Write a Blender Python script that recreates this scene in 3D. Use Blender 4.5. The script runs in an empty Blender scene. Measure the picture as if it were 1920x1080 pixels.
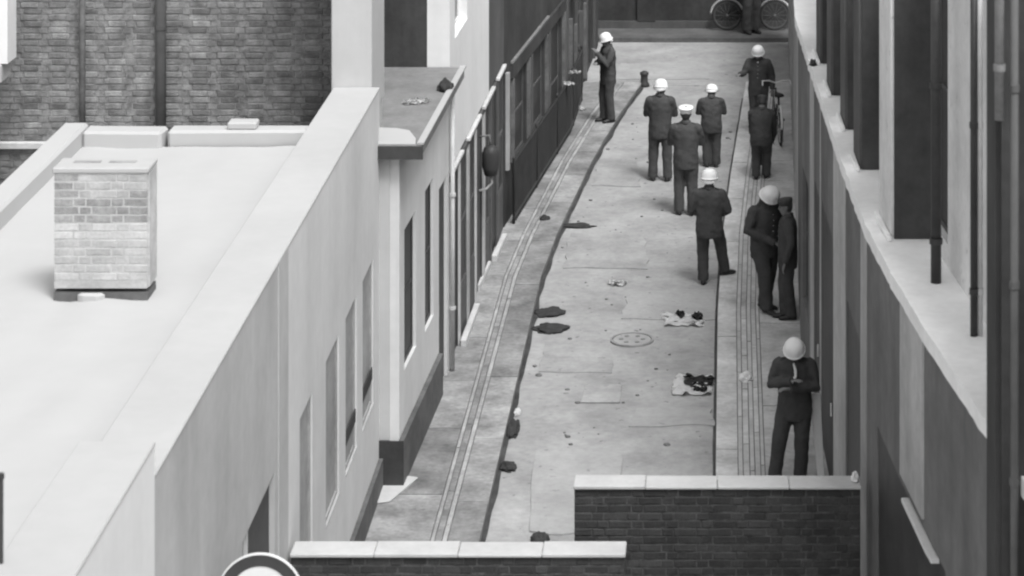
import bpy, bmesh, math, random
from mathutils import Vector, Matrix, noise
random.seed(7)
R = math.radians
scene = bpy.context.scene
# ------------------------------------------------------------------ camera, sky, sun, exposure
F, PX, PY, CAMZ = 5000.0, 1340.0, -920.0, 11.5      # focal length / vanishing point in photo pixels, eye height in metres
cd = bpy.data.cameras.new('camera'); cam = bpy.data.objects.new('camera', cd); scene.collection.objects.link(cam)
cam.location = (0, 0, CAMZ); cam.rotation_euler = (R(90), 0, 0)
cd.sensor_width = 36; cd.lens = F/1920*36
cd.shift_x = (960-PX)/1920; cd.shift_y = -(540-PY)/1920
cd.clip_start = 0.5; cd.clip_end = 2000
cd.dof.use_dof = True; cd.dof.focus_distance = 38; cd.dof.aperture_fstop = 3.2
scene.camera = cam
w = bpy.data.worlds.new('World'); scene.world = w; w.use_nodes = True
nt = w.node_tree; nt.nodes.clear()
sky = nt.nodes.new('ShaderNodeTexSky'); sky.sky_type = 'NISHITA'; sky.sun_disc = False
SUN_EL, SUN_AZ = 60, 147
sky.sun_elevation = R(SUN_EL); sky.sun_rotation = R(SUN_AZ); sky.dust_density = 3; sky.air_density = 1.0
bw = nt.nodes.new('ShaderNodeRGBToBW')              # a black and white photograph: the sky light carries no colour
bg = nt.nodes.new('ShaderNodeBackground'); bg.inputs[1].default_value = 0.15
wo = nt.nodes.new('ShaderNodeOutputWorld')
nt.links.new(sky.outputs[0], bw.inputs[0]); nt.links.new(bw.outputs[0], bg.inputs[0]); nt.links.new(bg.outputs[0], wo.inputs[0])
sl = bpy.data.lights.new('sun', 'SUN'); sl.energy = 1.3; sl.angle = R(18); sl.color = (1, 1, 1)
so = bpy.data.objects.new('sun', sl); scene.collection.objects.link(so)
sd = Vector((math.sin(R(SUN_AZ))*math.cos(R(SUN_EL)), math.cos(R(SUN_AZ))*math.cos(R(SUN_EL)), math.sin(R(SUN_EL))))
so.rotation_euler = sd.to_track_quat('Z', 'Y').to_euler(); so.location = (0, 0, 40)
vs = scene.view_settings; vs.view_transform = 'Standard'; vs.look = 'None'; vs.gamma = 1; vs.exposure = 0.85
scene.cycles.use_denoising = True; scene.cycles.max_bounces = 8; scene.cycles.diffuse_bounces = 6
scene.cycles.pixel_filter_type = 'BLACKMAN_HARRIS'; scene.cycles.filter_width = 2.2
C = scene.collection

# ------------------------------------------------------------------ helpers
def gx(px, Y): return (px-PX)/F*Y
def gz(py, Y): return CAMZ-(py-PY)/F*Y
def ground(px, py, z=0.0):
    Y = F*(CAMZ-z)/(py-PY); return Vector((gx(px, Y), Y, z))
def poly(pts):                                        # piecewise linear X(Y)
    def f(Y):
        if Y <= pts[0][0]: a, b = pts[0], pts[1]
        elif Y >= pts[-1][0]: a, b = pts[-2], pts[-1]
        else:
            for a, b in zip(pts, pts[1:]):
                if a[0] <= Y <= b[0]: break
        return a[1]+(b[1]-a[1])*(Y-a[0])/(b[0]-a[0])
    f.breaks = [p[0] for p in pts]; return f
def hitY(px, Xf, lo=14, hi=60):                       # depth at which the photo column px meets the facade X(Y)
    s = (px-PX)/F; g = lambda Y: Xf(Y)-s*Y
    for _ in range(60):
        m = (lo+hi)/2
        if (g(lo) > 0) == (g(m) > 0): lo = m
        else: hi = m
    return lo

MATS = {}
def mat(name, v, rough=0.85, var=0.25, scale=1.5, bump=0.15, bscale=30, rnd=0.0, streak=0.0, spec=0.25, speck=0.0, soot=None):
    m = bpy.data.materials.new(name); m.use_nodes = True; n = m.node_tree.nodes; l = m.node_tree.links
    b = n['Principled BSDF']; b.inputs['Roughness'].default_value = rough; b.inputs['Specular IOR Level'].default_value = spec
    geo = n.new('ShaderNodeNewGeometry')
    def tex(sc, det=5, map_=None):
        t = n.new('ShaderNodeTexNoise'); t.inputs['Scale'].default_value = sc; t.inputs['Detail'].default_value = det
        t.inputs['Roughness'].default_value = 0.62
        if map_:
            mp = n.new('ShaderNodeMapping'); mp.inputs['Scale'].default_value = map_
            l.new(geo.outputs['Position'], mp.inputs[0]); l.new(mp.outputs[0], t.inputs['Vector'])
        else: l.new(geo.outputs['Position'], t.inputs['Vector'])
        return t.outputs[0]
    def rng(sock, a0, a1, b0, b1):
        r = n.new('ShaderNodeMapRange'); l.new(sock, r.inputs[0])
        for i, x in enumerate((a0, a1, b0, b1)): r.inputs[i+1].default_value = x
        return r.outputs[0]
    def mul(a, c):
        k = n.new('ShaderNodeMath'); k.operation = 'MULTIPLY'; l.new(a, k.inputs[0])
        if isinstance(c, float): k.inputs[1].default_value = c
        else: l.new(c, k.inputs[1])
        return k.outputs[0]
    val = rng(tex(scale), 0.3, 0.7, v*(1-var), v*(1+var))
    val = mul(val, rng(tex(scale*9), 0.3, 0.7, 1-var*0.45, 1+var*0.45))
    if rnd:
        oi = n.new('ShaderNodeObjectInfo'); val = mul(val, rng(oi.outputs['Random'], 0, 1, 1-rnd, 1+rnd))
    if streak: val = mul(val, rng(tex(1.0, 4, (4, 1.1, 0.25)), 0.42, 0.68, 1.0, 1-streak))
    if speck: val = mul(val, rng(tex(7.0, 2), 0.26, 0.34, 1-speck, 1.0))
    if soot:                                          # grime with a shape of its own: (x from, x to, factor)
        sx = n.new('ShaderNodeSeparateXYZ'); l.new(geo.outputs['Position'], sx.inputs[0])
        nz = n.new('ShaderNodeMath'); nz.operation = 'ADD'; l.new(sx.outputs[0], nz.inputs[0]); l.new(rng(tex(1.3, 4), 0, 1, -1.3, 1.3), nz.inputs[1])
        val = mul(val, rng(nz.outputs[0], soot[0], soot[1], 1.0, soot[2]))
    cc = n.new('ShaderNodeCombineColor')
    for i in range(3): l.new(val, cc.inputs[i])
    l.new(cc.outputs[0], b.inputs['Base Color'])
    if bump:
        bp = n.new('ShaderNodeBump'); bp.inputs['Strength'].default_value = bump; bp.inputs['Distance'].default_value = 0.02
        l.new(tex(bscale, 6), bp.inputs['Height']); l.new(bp.outputs[0], b.inputs['Normal'])
    MATS[name] = m; return m
mat('asphalt', 0.345, 0.9, 0.24, 1.0, 0.4, 40, speck=0.5, streak=0.0)
mat('asphalt_far', 0.33, 0.9, 0.2, 0.5)
mat('paving', 0.255, 0.9, 0.42, 1.7, 0.2, 30, rnd=0.2, speck=0.2)
mat('pale_stone', 0.55, 0.85, 0.16, 2.0, 0.15, 30, rnd=0.1)
mat('gutter', 0.06, 0.55, 0.45, 2.5, 0.2, 30)
mat('white_roof', 0.45, 0.8, 0.03, 0.5, 0.05, 12)
mat('coping', 0.435, 0.8, 0.05, 0.6, 0.05, 14)
mat('white_top', 0.5, 0.8, 0.10, 1.5, 0.2, 20)
mat('render_pale', 0.66, 0.85, 0.07, 0.8, 0.08, 25, streak=0.10)
mat('render_grey', 0.47, 0.85, 0.10, 0.9, 0.08, 25, streak=0.14)
mat('render_white', 0.8, 0.85, 0.05, 0.8, 0.06, 25, streak=0.06)
mat('ledge', 0.9, 0.85, 0.10, 1.2, 0.2, 20)
mat('render_pier', 0.50, 0.85, 0.05, 0.8, 0.06, 25, streak=0.06)
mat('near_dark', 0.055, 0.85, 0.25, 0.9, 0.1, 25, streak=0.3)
mat('render_near', 0.74, 0.85, 0.05, 0.8, 0.08, 25, streak=0.06)
mat('paving_light', 0.54, 0.9, 0.28, 1.3, 0.2, 30, rnd=0.1, speck=0.2)
mat('pale_strip', 0.35, 0.9, 0.28, 3.0, 0.2, 30, rnd=0.15)
mat('grit', 0.16, 0.9, 0.3, 3)
mat('worn_iron', 0.27, 0.7, 0.3, 3)
mat('far_wall', 0.50, 0.85, 0.12, 0.8, 0.1, 25, streak=0.25)
mat('patch_dark', 0.335, 0.9, 0.2, 1.5, 0.3, 40, speck=0.3)
mat('patch_pale', 0.37, 0.9, 0.15, 1.5, 0.3, 40, speck=0.3)
mat('pipe_dull', 0.14, 0.8, 0.35, 3, 0.1, 30)
mat('trim_pale', 0.55, 0.7, 0.15, 2, 0.05, 30)
mat('trim_white', 0.70, 0.6, 0.1, 2, 0.05, 30)
mat('plinth_dark', 0.12, 0.8, 0.3, 1.5, 0.15, 30)
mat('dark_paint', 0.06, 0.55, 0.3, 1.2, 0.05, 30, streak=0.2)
mat('mid_paint', 0.12, 0.6, 0.25, 1.2, 0.05, 30, streak=0.25)
mat('dark_glass', 0.05, 0.45, 0.15, 0.8, 0.02, 3, spec=0.15)
mat('dim_glass', 0.33, 0.7, 0.25, 1.2, 0.02, 3, spec=0.1)
mat('dark_void', 0.05, 0.9, 0.2, 1, 0)
mat('facade_grey', 0.18, 0.85, 0.22, 0.7, 0.1, 25, streak=0.30)
mat('facade_light', 0.48, 0.85, 0.2, 0.8, 0.1, 25, streak=0.30)
mat('facade_upper', 0.72, 0.85, 0.15, 1.2, 0.08, 25, streak=0.15, speck=0.3)
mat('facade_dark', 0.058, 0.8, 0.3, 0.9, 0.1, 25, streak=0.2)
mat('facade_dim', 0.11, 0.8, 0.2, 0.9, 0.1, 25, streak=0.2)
mat('brick', 0.235, 0.9, 0.45, 5.5, 0.8, 60, rnd=0.3, soot=(-6.3, -4.6, 0.52))
mat('mortar_left', 0.3, 0.95, 0.3, 3, 0.4, 60, soot=(-6.3, -4.6, 0.55))
mat('brick_dark', 0.052, 0.9, 0.25, 4, 0.5, 60, rnd=0.22)
mat('mortar_dark', 0.075, 0.95, 0.6, 9, 0.4, 60)
mat('brick_pale', 0.46, 0.9, 0.22, 3.5, 0.3, 45, rnd=0.10)
mat('brick_sooty', 0.29, 0.9, 0.35, 5, 0.3, 45, rnd=0.12)
mat('mortar_pale', 0.46, 0.95, 0.2, 4, 0.3, 60)
mat('grey_felt', 0.21, 0.9, 0.2, 1.6, 0.3, 40, streak=0.1)
mat('iron', 0.05, 0.5, 0.2, 3, 0.1, 40)
mat('iron_grey', 0.2, 0.5, 0.3, 3, 0.1, 40)
mat('suit', 0.07, 0.85, 0.16, 5, 0.25, 90, spec=0.15)
mat('suit_grey', 0.076, 0.85, 0.16, 5, 0.25, 90, spec=0.15)
mat('shoe', 0.035, 0.4, 0.1, 5, 0)
mat('skin', 0.19, 0.6, 0.1, 9, 0.05, 60)
mat('hair', 0.06, 0.6, 0.3, 20, 0.3, 120)
mat('helmet', 0.84, 0.4, 0.03, 6, 0.02, 30)
mat('shirt', 0.72, 0.8, 0.05, 6, 0.1, 60)
mat('paper', 0.80, 0.8, 0.06, 4, 0.1, 30)
mat('print', 0.06, 0.8, 0.2, 4, 0.1, 30)
mat('rag', 0.045, 0.9, 0.25, 6, 0.3, 60)
mat('sign_ring', 0.06, 0.5, 0.12, 3, 0.03, 30)
mat('sign_white', 0.78, 0.5, 0.05, 3, 0.03, 30)
mat('chrome', 0.62, 0.3, 0.1, 5, 0, 30)
mat('tyre', 0.05, 0.8, 0.2, 8, 0.1, 60)

def link(o, parent=None):
    C.objects.link(o)
    if parent is not None: o.parent = parent
    return o
def obj(name, bm, m, parent=None, smooth=False, recalc=True):
    if recalc: bmesh.ops.recalc_face_normals(bm, faces=bm.faces)
    me = bpy.data.meshes.new(name); bm.to_mesh(me); bm.free()
    for p in me.polygons: p.use_smooth = smooth
    me.materials.append(MATS[m]); return link(bpy.data.objects.new(name, me), parent)
def tag(o, label=None, cat=None, group=None, kind=None):
    for k, v in (('label', label), ('category', cat), ('group', group), ('kind', kind)):
        if v: o[k] = v
    return o
def thing(name, label, cat, loc=(0, 0, 0), rz=0, group=None, parent=None):
    o = bpy.data.objects.new(name, None); o.empty_display_size = 0.2; link(o, parent)
    o.location = loc; o.rotation_euler = (0, 0, rz); return tag(o, label, cat, group)
def B(): return bmesh.new()
def box(bm, x0, x1, y0, y1, z0, z1):
    v = [bm.verts.new((x, y, z)) for x in (x0, x1) for y in (y0, y1) for z in (z0, z1)]
    for f in ((0, 1, 3, 2), (4, 6, 7, 5), (0, 4, 5, 1), (2, 3, 7, 6), (0, 2, 6, 4), (1, 5, 7, 3)): bm.faces.new([v[i] for i in f])
    return bm
def bevel(bm, w, seg=1):
    bmesh.ops.bevel(bm, geom=list(bm.edges), offset=w, segments=seg, affect='EDGES', profile=0.5); return bm
def prism(bm, pts, z0, z1):
    a = [bm.verts.new((x, y, z0)) for x, y in pts]; b = [bm.verts.new((x, y, z1)) for x, y in pts]; n = len(pts)
    bm.faces.new(a[::-1]); bm.faces.new(b)
    for i in range(n): bm.faces.new((a[i], a[(i+1) % n], b[(i+1) % n], b[i]))
    return bm
def loft(bm, rings, n=12, cap=True):
    rows = [[bm.verts.new(c+u*(math.cos(2*math.pi*i/n)*ru)+v*(math.sin(2*math.pi*i/n)*rv)) for i in range(n)] for c, u, v, ru, rv in rings]
    for a, b in zip(rows, rows[1:]):
        for i in range(n): bm.faces.new((a[i], a[(i+1) % n], b[(i+1) % n], b[i]))
    if cap: bm.faces.new(rows[0][::-1]); bm.faces.new(rows[-1])
    return bm
def tube(bm, pts, rads, n=10, flat=1.0, ref=None):
    pts = [Vector(p) for p in pts]
    if not isinstance(rads, (list, tuple)): rads = [rads]*len(pts)
    rings = []; pu = None
    for i, p in enumerate(pts):
        t = (pts[min(i+1, len(pts)-1)]-pts[max(i-1, 0)]).normalized()
        if pu is None:
            r = Vector(ref) if ref else (Vector((0, 0, 1)) if abs(t.z) < 0.9 else Vector((0, 1, 0)))
            u = (r-t*r.dot(t)).normalized()
        else: u = (pu-t*pu.dot(t)).normalized()
        pu = u; rings.append((p, u, t.cross(u), rads[i]*flat, rads[i]))
    return loft(bm, rings, n)
def lathe(bm, prof, n=20, c=(0, 0, 0), sx=1, sy=1):
    rows = []
    for r, z in prof:
        rows.append([bm.verts.new((c[0]+r*sx*math.cos(2*math.pi*i/n), c[1]+r*sy*math.sin(2*math.pi*i/n), c[2]+z)) for i in range(n)])
    for a, b in zip(rows, rows[1:]):
        for i in range(n): bm.faces.new((a[i], a[(i+1) % n], b[(i+1) % n], b[i]))
    bm.faces.new(rows[0][::-1]); bm.faces.new(rows[-1]); return bm
def torus(bm, c, Rr, r, axis='X', n=32, m=8, a0=0, a1=360):
    c = Vector(c); full = a1-a0 >= 360; rows = []
    for i in range(n+(0 if full else 1)):
        a = R(a0+(a1-a0)*i/n)
        d = Vector((0, math.cos(a), math.sin(a))) if axis == 'X' else Vector((math.cos(a), 0, math.sin(a)))
        ax = Vector((1, 0, 0)) if axis == 'X' else Vector((0, 1, 0))
        rows.append([bm.verts.new(c+d*(Rr+r*math.cos(2*math.pi*k/m))+ax*(r*math.sin(2*math.pi*k/m))) for k in range(m)])
    for i in range(len(rows) if full else len(rows)-1):
        a, b = rows[i], rows[(i+1) % len(rows)]
        for k in range(m): bm.faces.new((a[k], a[(k+1) % m], b[(k+1) % m], b[k]))
    if not full: bm.faces.new(rows[0][::-1]); bm.faces.new(rows[-1])
    return bm
def wall_y(name, Xf, Y0, Y1, z0, z1, t, side, openings, m, parent=None):
    """A wall that runs down the alley along X(Y); openings are (Ya, Yb, za, zb); side is the way into the building."""
    ys = sorted({Y0, Y1, *[y for o in openings for y in o[:2] if Y0 < y < Y1], *[y for y in getattr(Xf, 'breaks', []) if Y0 < y < Y1]})
    zs = sorted({z0, z1, *[z for o in openings for z in o[2:4] if z0 < z < z1]})
    def full(i, j):
        if not (0 <= i < len(ys)-1 and 0 <= j < len(zs)-1): return False
        y = (ys[i]+ys[i+1])/2; z = (zs[j]+zs[j+1])/2
        return not any(a < y < b and c < z < d for a, b, c, d in openings)
    bm = B(); V = {}
    def v(i, j, k):
        if (i, j, k) not in V: V[i, j, k] = bm.verts.new((Xf(ys[i])+side*t*k, ys[i], zs[j]))
        return V[i, j, k]
    for i in range(len(ys)-1):
        for j in range(len(zs)-1):
            if not full(i, j): continue
            for k in (0, 1): bm.faces.new((v(i, j, k), v(i+1, j, k), v(i+1, j+1, k), v(i, j+1, k)))
            if not full(i-1, j): bm.faces.new((v(i, j, 0), v(i, j+1, 0), v(i, j+1, 1), v(i, j, 1)))
            if not full(i+1, j): bm.faces.new((v(i+1, j, 0), v(i+1, j+1, 0), v(i+1, j+1, 1), v(i+1, j, 1)))
            if not full(i, j-1): bm.faces.new((v(i, j, 0), v(i+1, j, 0), v(i+1, j, 1), v(i, j, 1)))
            if not full(i, j+1): bm.faces.new((v(i, j+1, 0), v(i+1, j+1, 0), v(i+1, j+1, 1), v(i, j+1, 1)))
    return obj(name, bm, m, parent)
def bar_y(bm, Xf, Y0, Y1, z0, z1, o0, o1):            # a bar along the facade between offsets o0 and o1 from X(Y)
    ys = [Y0]+[y for y in getattr(Xf, 'breaks', []) if Y0 < y < Y1]+[Y1]
    pts = [(Xf(y)+o0, y) for y in ys]+[(Xf(y)+o1, y) for y in reversed(ys)]
    return prism(bm, pts, z0, z1)
def window_y(parent, Xf, side, Ya, Yb, za, zb, depth=0.14, frame='trim_pale', pane='dark_glass', bars=1, sill=None, name='window'):
    f = 0.05; bm = B(); a, b = side*depth, side*(depth+0.05)
    bar_y(bm, Xf, Ya, Ya+f, za, zb, a, b); bar_y(bm, Xf, Yb-f, Yb, za, zb, a, b)
    bar_y(bm, Xf, Ya+f, Yb-f, za, za+f, a, b); bar_y(bm, Xf, Ya+f, Yb-f, zb-f, zb, a, b)
    zm = (za+zb)/2
    if bars: bar_y(bm, Xf, Ya+f, Yb-f, zm-0.022, zm+0.022, a, b)
    wdw = obj(name, bm, frame, parent)
    spans = [(za+f, zm-0.022), (zm+0.022, zb-f)] if bars else [(za+f, zb-f)]
    for z0, z1 in spans: obj('pane', bar_y(B(), Xf, Ya+f, Yb-f, z0, z1, side*(depth+0.015), side*(depth+0.03)), pane, wdw)
    if sill: obj('sill', bevel(bar_y(B(), Xf, Ya-0.05, Yb+0.05, za-0.09, za-0.003, -side*0.06, side*0.12), 0.008), sill, wdw)
    return wdw
def brick_mesh(name, L, D, H, m):
    bm = box(B(), -L/2, L/2, -D/2, D/2, -H/2, H/2)
    bmesh.ops.bevel(bm, geom=[e for e in bm.edges if all(v.co.y < 0 for v in e.verts)], offset=0.006, segments=1, affect='EDGES')
    bmesh.ops.recalc_face_normals(bm, faces=bm.faces)
    me = bpy.data.meshes.new(name); bm.to_mesh(me); bm.free(); me.materials.append(MATS[m]); return me
def brick_face(parent, x0, x1, yface, z0, z1, m, mats2=None, D=0.06, limit=300, key=None, joint=0.011, rough=0.004, seen=None, bond='flemish', proud=0.012):
    """Courses of single bricks on a face that looks towards -Y; the largest in view are objects, any rest is one part."""
    st, hd = brick_mesh('brick', 0.215, D, 0.065, m), brick_mesh('brick', 0.1025, D, 0.065, m)
    alt = {}
    if mats2: alt = {st: brick_mesh('brick', 0.215, D, 0.065, mats2[0]), hd: brick_mesh('brick', 0.1025, D, 0.065, mats2[0])}
    spots = []; z = z1-0.0325-joint/2; row = 0
    while z-0.0325 > z0:
        x = x0-(0.16 if row % 2 else 0.0); k = row % 2
        while x < x1:
            me = hd if (k % 2 and bond == 'flemish') else st; L = 0.1025 if me is hd else 0.215
            a, b = max(x, x0), min(x+L, x1)
            if b-a > 0.05: spots.append((me, (a+b)/2, (b-a)/L, z))
            x += L+joint; k += 1
        z -= 0.065+joint; row += 1
    vis = [s for s in spots if not seen or seen(s[1], s[3])]; rest = [s for s in spots if not (not seen or seen(s[1], s[3]))]
    if len(vis) > limit:
        vis.sort(key=key or (lambda s: 0)); rest += vis[limit:]; vis = vis[:limit]
    for me, x, sc, z in vis:
        mm = alt[me] if mats2 and mats2[1](x, z) else me
        o = link(bpy.data.objects.new('brick', mm), parent)
        o.location = (x, yface+D/2-proud+random.uniform(-rough, rough), z+random.uniform(-0.002, 0.002)); o.scale = (sc, 1, 1)
        o.rotation_euler = (random.uniform(-.02, .02), random.uniform(-.008, .008), random.uniform(-.02, .02))
    if rest:
        bm = B()
        for me, x, sc, z in rest:
            L = (0.215 if me is st else 0.1025)*sc; j = random.uniform(-rough, rough)
            box(bm, x-L/2, x+L/2, yface-proud+j, yface-proud+j+D, z-0.0325, z+0.0325)
        tag(obj('brick_courses', bm, m, parent), kind='stuff')

# ------------------------------------------------------------------ outlines of the alley, X as a function of depth Y
LEFT1 = poly([(8, -3.92), (31.2, -3.92)])
LEFT2 = poly([(31.2, -3.69), (35.4, -3.52)])
LEFT3 = poly([(35.4, -3.52), (42.4, -3.35)])
LEFT4 = poly([(42.4, -3.35), (48.8, -2.78), (57.2, -2.50)])
LEFTG = poly([(8, -3.92), (31.2, -3.92), (31.25, -3.69), (35.4, -3.52), (42.4, -3.35), (48.8, -2.78), (57.2, -2.5)])
KERBL = poly([(8, -2.6), (29.8, -2.6), (39.7, -2.58), (42, -2.48), (46.7, -2.15), (50.2, -1.81), (53.2, -1.44)])
KERBR = poly([(8, 0.0), (32, 0.01), (38, 0.04), (42, 0.12), (46, 0.28), (53.2, 0.62)])
KR = 0.8875
RIGHT = poly([(y*KR, x*KR) for y, x in ((8, 4.1), (20.5, 2.62), (22.9, 2.34), (25.6, 2.0), (27.4, 1.81), (29.3, 1.65), (32.3, 1.52), (41.2, 1.24))]+[(57.2, 1.50)])
WALLR = lambda Y: RIGHT(Y)+0.08
WALLR.breaks = RIGHT.breaks

LEDGE = lambda Y: RIGHT(Y)+.012*noise.noise(Vector((Y*4.1, 4, 0)))+.006*noise.noise(Vector((Y*11, 2, 0)))
LEDGE.breaks = sorted({*RIGHT.breaks, *[16+.12*i+.013 for i in range(196)]})

# ------------------------------------------------------------------ ground, road, pavements
g = B(); v = [g.verts.new(p) for p in ((-300, -200, -0.02), (300, -200, -0.02), (300, 500, -0.02), (-300, 500, -0.02))]; g.faces.new(v)
tag(obj('ground', g, 'asphalt_far'), kind='structure')
def strip(name, fa, fb, Y0, Y1, z, m, parent=None, dz=0.0, n=None, bumpy=0.0):
    bm = B(); n = n or int((Y1-Y0)/0.6)+1; k = 7; rows = []
    for i in range(n+1):
        Y = Y0+(Y1-Y0)*i/n; a, b = fa(Y), fb(Y)
        rows.append([bm.verts.new((a+(b-a)*j/k, Y, z+bumpy*noise.noise(Vector((a+(b-a)*j/k, Y, 0))*0.9))) for j in range(k+1)])
    for p, q in zip(rows, rows[1:]):
        for j in range(k): bm.faces.new((p[j], p[j+1], q[j+1], q[j]))
    return obj(name, bm, m, parent, True)
road = tag(strip('road', lambda Y: KERBL(Y)+0.0 if Y < 53.2 else -4.5, lambda Y: KERBR(Y) if Y < 53.2 else 3.0, 10, 53.2, 0.0, 'asphalt', bumpy=0.014), kind='structure')
cross = B(); prism(cross, [(-14, 53.2), (14, 53.2), (14, 57.5), (-14, 57.5)], -0.015, 0.006)
tag(obj('cross_road', cross, 'asphalt'), kind='structure')
PAVZ = 0.085
def pavement(name, fa, fb, Y0, Y1, cuts, joints):
    """cuts: lengthwise dividing lines (functions of Y with the material of the bay to their outer side); each bay is a slab."""
    base = B(); ys = [Y0]+[y for y in sorted({*fa.breaks, *fb.breaks}) if Y0 < y < Y1]+[Y1]
    prism(base, [(fa(y), y) for y in ys]+[(fb(y), y) for y in reversed(ys)], -0.015, PAVZ-0.022)
    p = tag(obj(name, base, 'grit'), kind='structure')
    for c0, c1, m, jl, jit in cuts:
        y = Y0+random.uniform(0, 0.5)*jl
        ends = [Y0]
        while y < Y1: ends.append(y); y += jl*random.uniform(1-jit, 1+jit)
        ends.append(Y1)
        for ya, yb in zip(ends, ends[1:]):
            if yb-ya < 0.2: continue
            gp = 0.008; ym = [ya+gp]+[b for b in sorted({*fa.breaks, *fb.breaks}) if ya+gp < b < yb-gp]+[yb-gp]
            pts = [(c0(q)+gp*0.7, q) for q in ym]+[(c1(q)-gp*0.7, q) for q in reversed(ym)]
            s = obj('paving_slab' if m.startswith('paving') else 'stone_strip', prism(B(), pts, -0.0, PAVZ+random.uniform(-0.004, 0.004)), m, p)
    return p
off = lambda f, d: (lambda Y: f(Y)+d)
LS0 = lambda Y: KERBL(Y)-0.55; LS1 = lambda Y: KERBL(Y)-0.50; LS2 = lambda Y: KERBL(Y)-0.42; LS3 = lambda Y: KERBL(Y)-0.36
LG = lambda Y: LEFTG(Y)-0.05
LG.breaks = LEFTG.breaks
pavement('pavement', LG, KERBL, 14, 53.2, [
    (LG, LS0, 'paving', 2.3, 0.25), (LS0, LS1, 'pale_strip', 1.9, 0.3), (LS1, LS2, 'paving', 1.9, 0.3), (LS2, LS3, 'pale_strip', 1.9, 0.3),
    (LS3, off(KERBL, -0.0), 'paving', 1.9, 0.25)], None)
RG = lambda Y: RIGHT(Y)+0.1
RG.breaks = RIGHT.breaks
RS = [off(KERBR, d) for d in (0.0, 0.27, 0.33, 0.41, 0.47, 0.54, 0.59)]
pavement('pavement', KERBR, RG, 14, 53.2, [(RS[0], RS[1], 'paving_light', 2.4, 0.25), (RS[1], RS[2], 'pale_stone', 1.7, 0.3), (RS[2], RS[3], 'paving_light', 1.7, 0.3),
    (RS[3], RS[4], 'pale_stone', 1.7, 0.3), (RS[4], RS[5], 'paving_light', 2, 0.3), (RS[5], RS[6], 'pale_stone', 2.1, 0.3), (RS[6], RG, 'paving_light', 1.8, 0.3)], None)
tag(strip('gutter_channel', off(KERBL, 0.0), lambda Y: KERBL(Y)+0.055+0.035*noise.noise(Vector((Y*1.3, 0, 3))), 14, 53.0, 0.018, 'gutter', n=160), kind='structure')
tag(strip('gutter_channel', lambda Y: KERBR(Y)-0.035-0.012*noise.noise(Vector((Y*1.3, 7, 3))), off(KERBR, 0.0), 14, 52.0, 0.018, 'gutter', n=160), kind='structure')
fp = B(); prism(fp, [(-14, 57.5), (14, 57.5), (14, 58.6), (-14, 58.6)], -0.015, 0.10)
tag(obj('pavement', fp, 'plinth_dark'), kind='structure')

# ------------------------------------------------------------------ left: low rendered building with the white flat roof
ROOF, PAR = 4.52, 4.75
b1 = thing('low_building', 'long low pale rendered building with a blank white flat roof at left', 'building', (-5.5, 20, 0))
def under(root, o):
    o.parent = root; o.matrix_parent_inverse = Matrix.LocRotScale(root.location, root.rotation_euler, None).inverted(); return o
Ya, Yb = hitY(290, LEFT1), hitY(540, LEFT1)
under(b1, wall_y('wall', LEFT1, 12, Ya, 0, 4.95, 0.3, -1, [], 'render_near'))
dY = (hitY(455, LEFT1), hitY(515, LEFT1)); dz = gz(885, dY[1])
under(b1, wall_y('wall', LEFT1, Ya, Yb, 0, PAR-0.03, 0.3, -1, [(dY[0], dY[1], 0, dz)], 'render_grey'))
wins = []
for a, b in ((562, 586), (611, 636), (648, 669), (680, 700)):
    wins.append((hitY(a, LEFT1), hitY(b, LEFT1), 1.22, 2.90))
under(b1, wall_y('wall', LEFT1, Yb, 31.18, 0, PAR-0.03, 0.3, -1, wins, 'render_pale'))
pil = under(b1, obj('pilaster', bar_y(B(), LEFT1, Yb-0.55, Yb-0.02, 0, PAR-0.03, 0.0, 0.007), 'render_grey'))
for q in wins:
    wd = under(b1, window_y(None, LEFT1, -1, *q, depth=0.022, frame='dim_glass', pane='dim_glass', bars=0, sill=None))
    under(wd, obj('sill', bar_y(B(), LEFT1, q[0]+.002, q[1]-.002, q[2]+.001, q[2]+.012, -0.021, 0.004), 'facade_light'))  # duller plate added to tone down the sunlit bottom of the opening
    if q[0] > 28: under(wd, obj('open_gap', bar_y(B(), LEFT1, q[0]+.03, q[1]-.03, q[2]+.30, q[2]+0.44, -0.02, -0.008), 'dark_void'))
dr = under(b1, obj('door', bar_y(B(), LEFT1, dY[0], dY[1], 0, dz, -0.1, -0.05), 'dark_paint'))
under(dr, obj('door_frame', bar_y(B(), LEFT1, dY[0]+0.3, dY[0]+0.36, 0, dz, -0.049, -0.02), 'trim_pale'))
under(b1, obj('plinth', bar_y(B(), LEFT1, Yb, 31.18, 0, 0.42, 0.0, 0.05), 'plinth_dark'))
bm = B(); n1, n2 = 24, 40
rows = [[bm.verts.new((-6.95+(3.03-0.5)*i/n1, 12+(29.2-12)*j/n2, ROOF+0.03*noise.noise(Vector((i*.3, j*.3, 0))))) for i in range(n1+1)] for j in range(n2+1)]
for p, q in zip(rows, rows[1:]):
    for i in range(n1): bm.faces.new((p[i], p[i+1], q[i+1], q[i]))
under(b1, obj('roof', bm, 'white_roof', None, True))
for ya_, yb_, zt_ in ((Ya, 31.15, PAR), (12, Ya-.003, 4.98)):
    cp = under(b1, obj('parapet', bevel(prism(B(), [(-4.45, ya_), (-3.912, ya_), (-3.912, yb_), (-4.45, yb_)], zt_-.028, zt_), 0.008), 'coping'))
    under(cp, obj('upstand', prism(B(), [(-4.43, ya_+.01), (-4.223, ya_+.01), (-4.223, yb_-.01), (-4.43, yb_-.01)], 4.3, zt_-.029), 'coping'))
under(b1, obj('parapet', bevel(prism(B(), [(-7.2, 12), (-6.92, 12), (-6.92, 29.5), (-7.2, 29.5)], 4.2, 4.72), 0.03), 'white_roof'))
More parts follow.
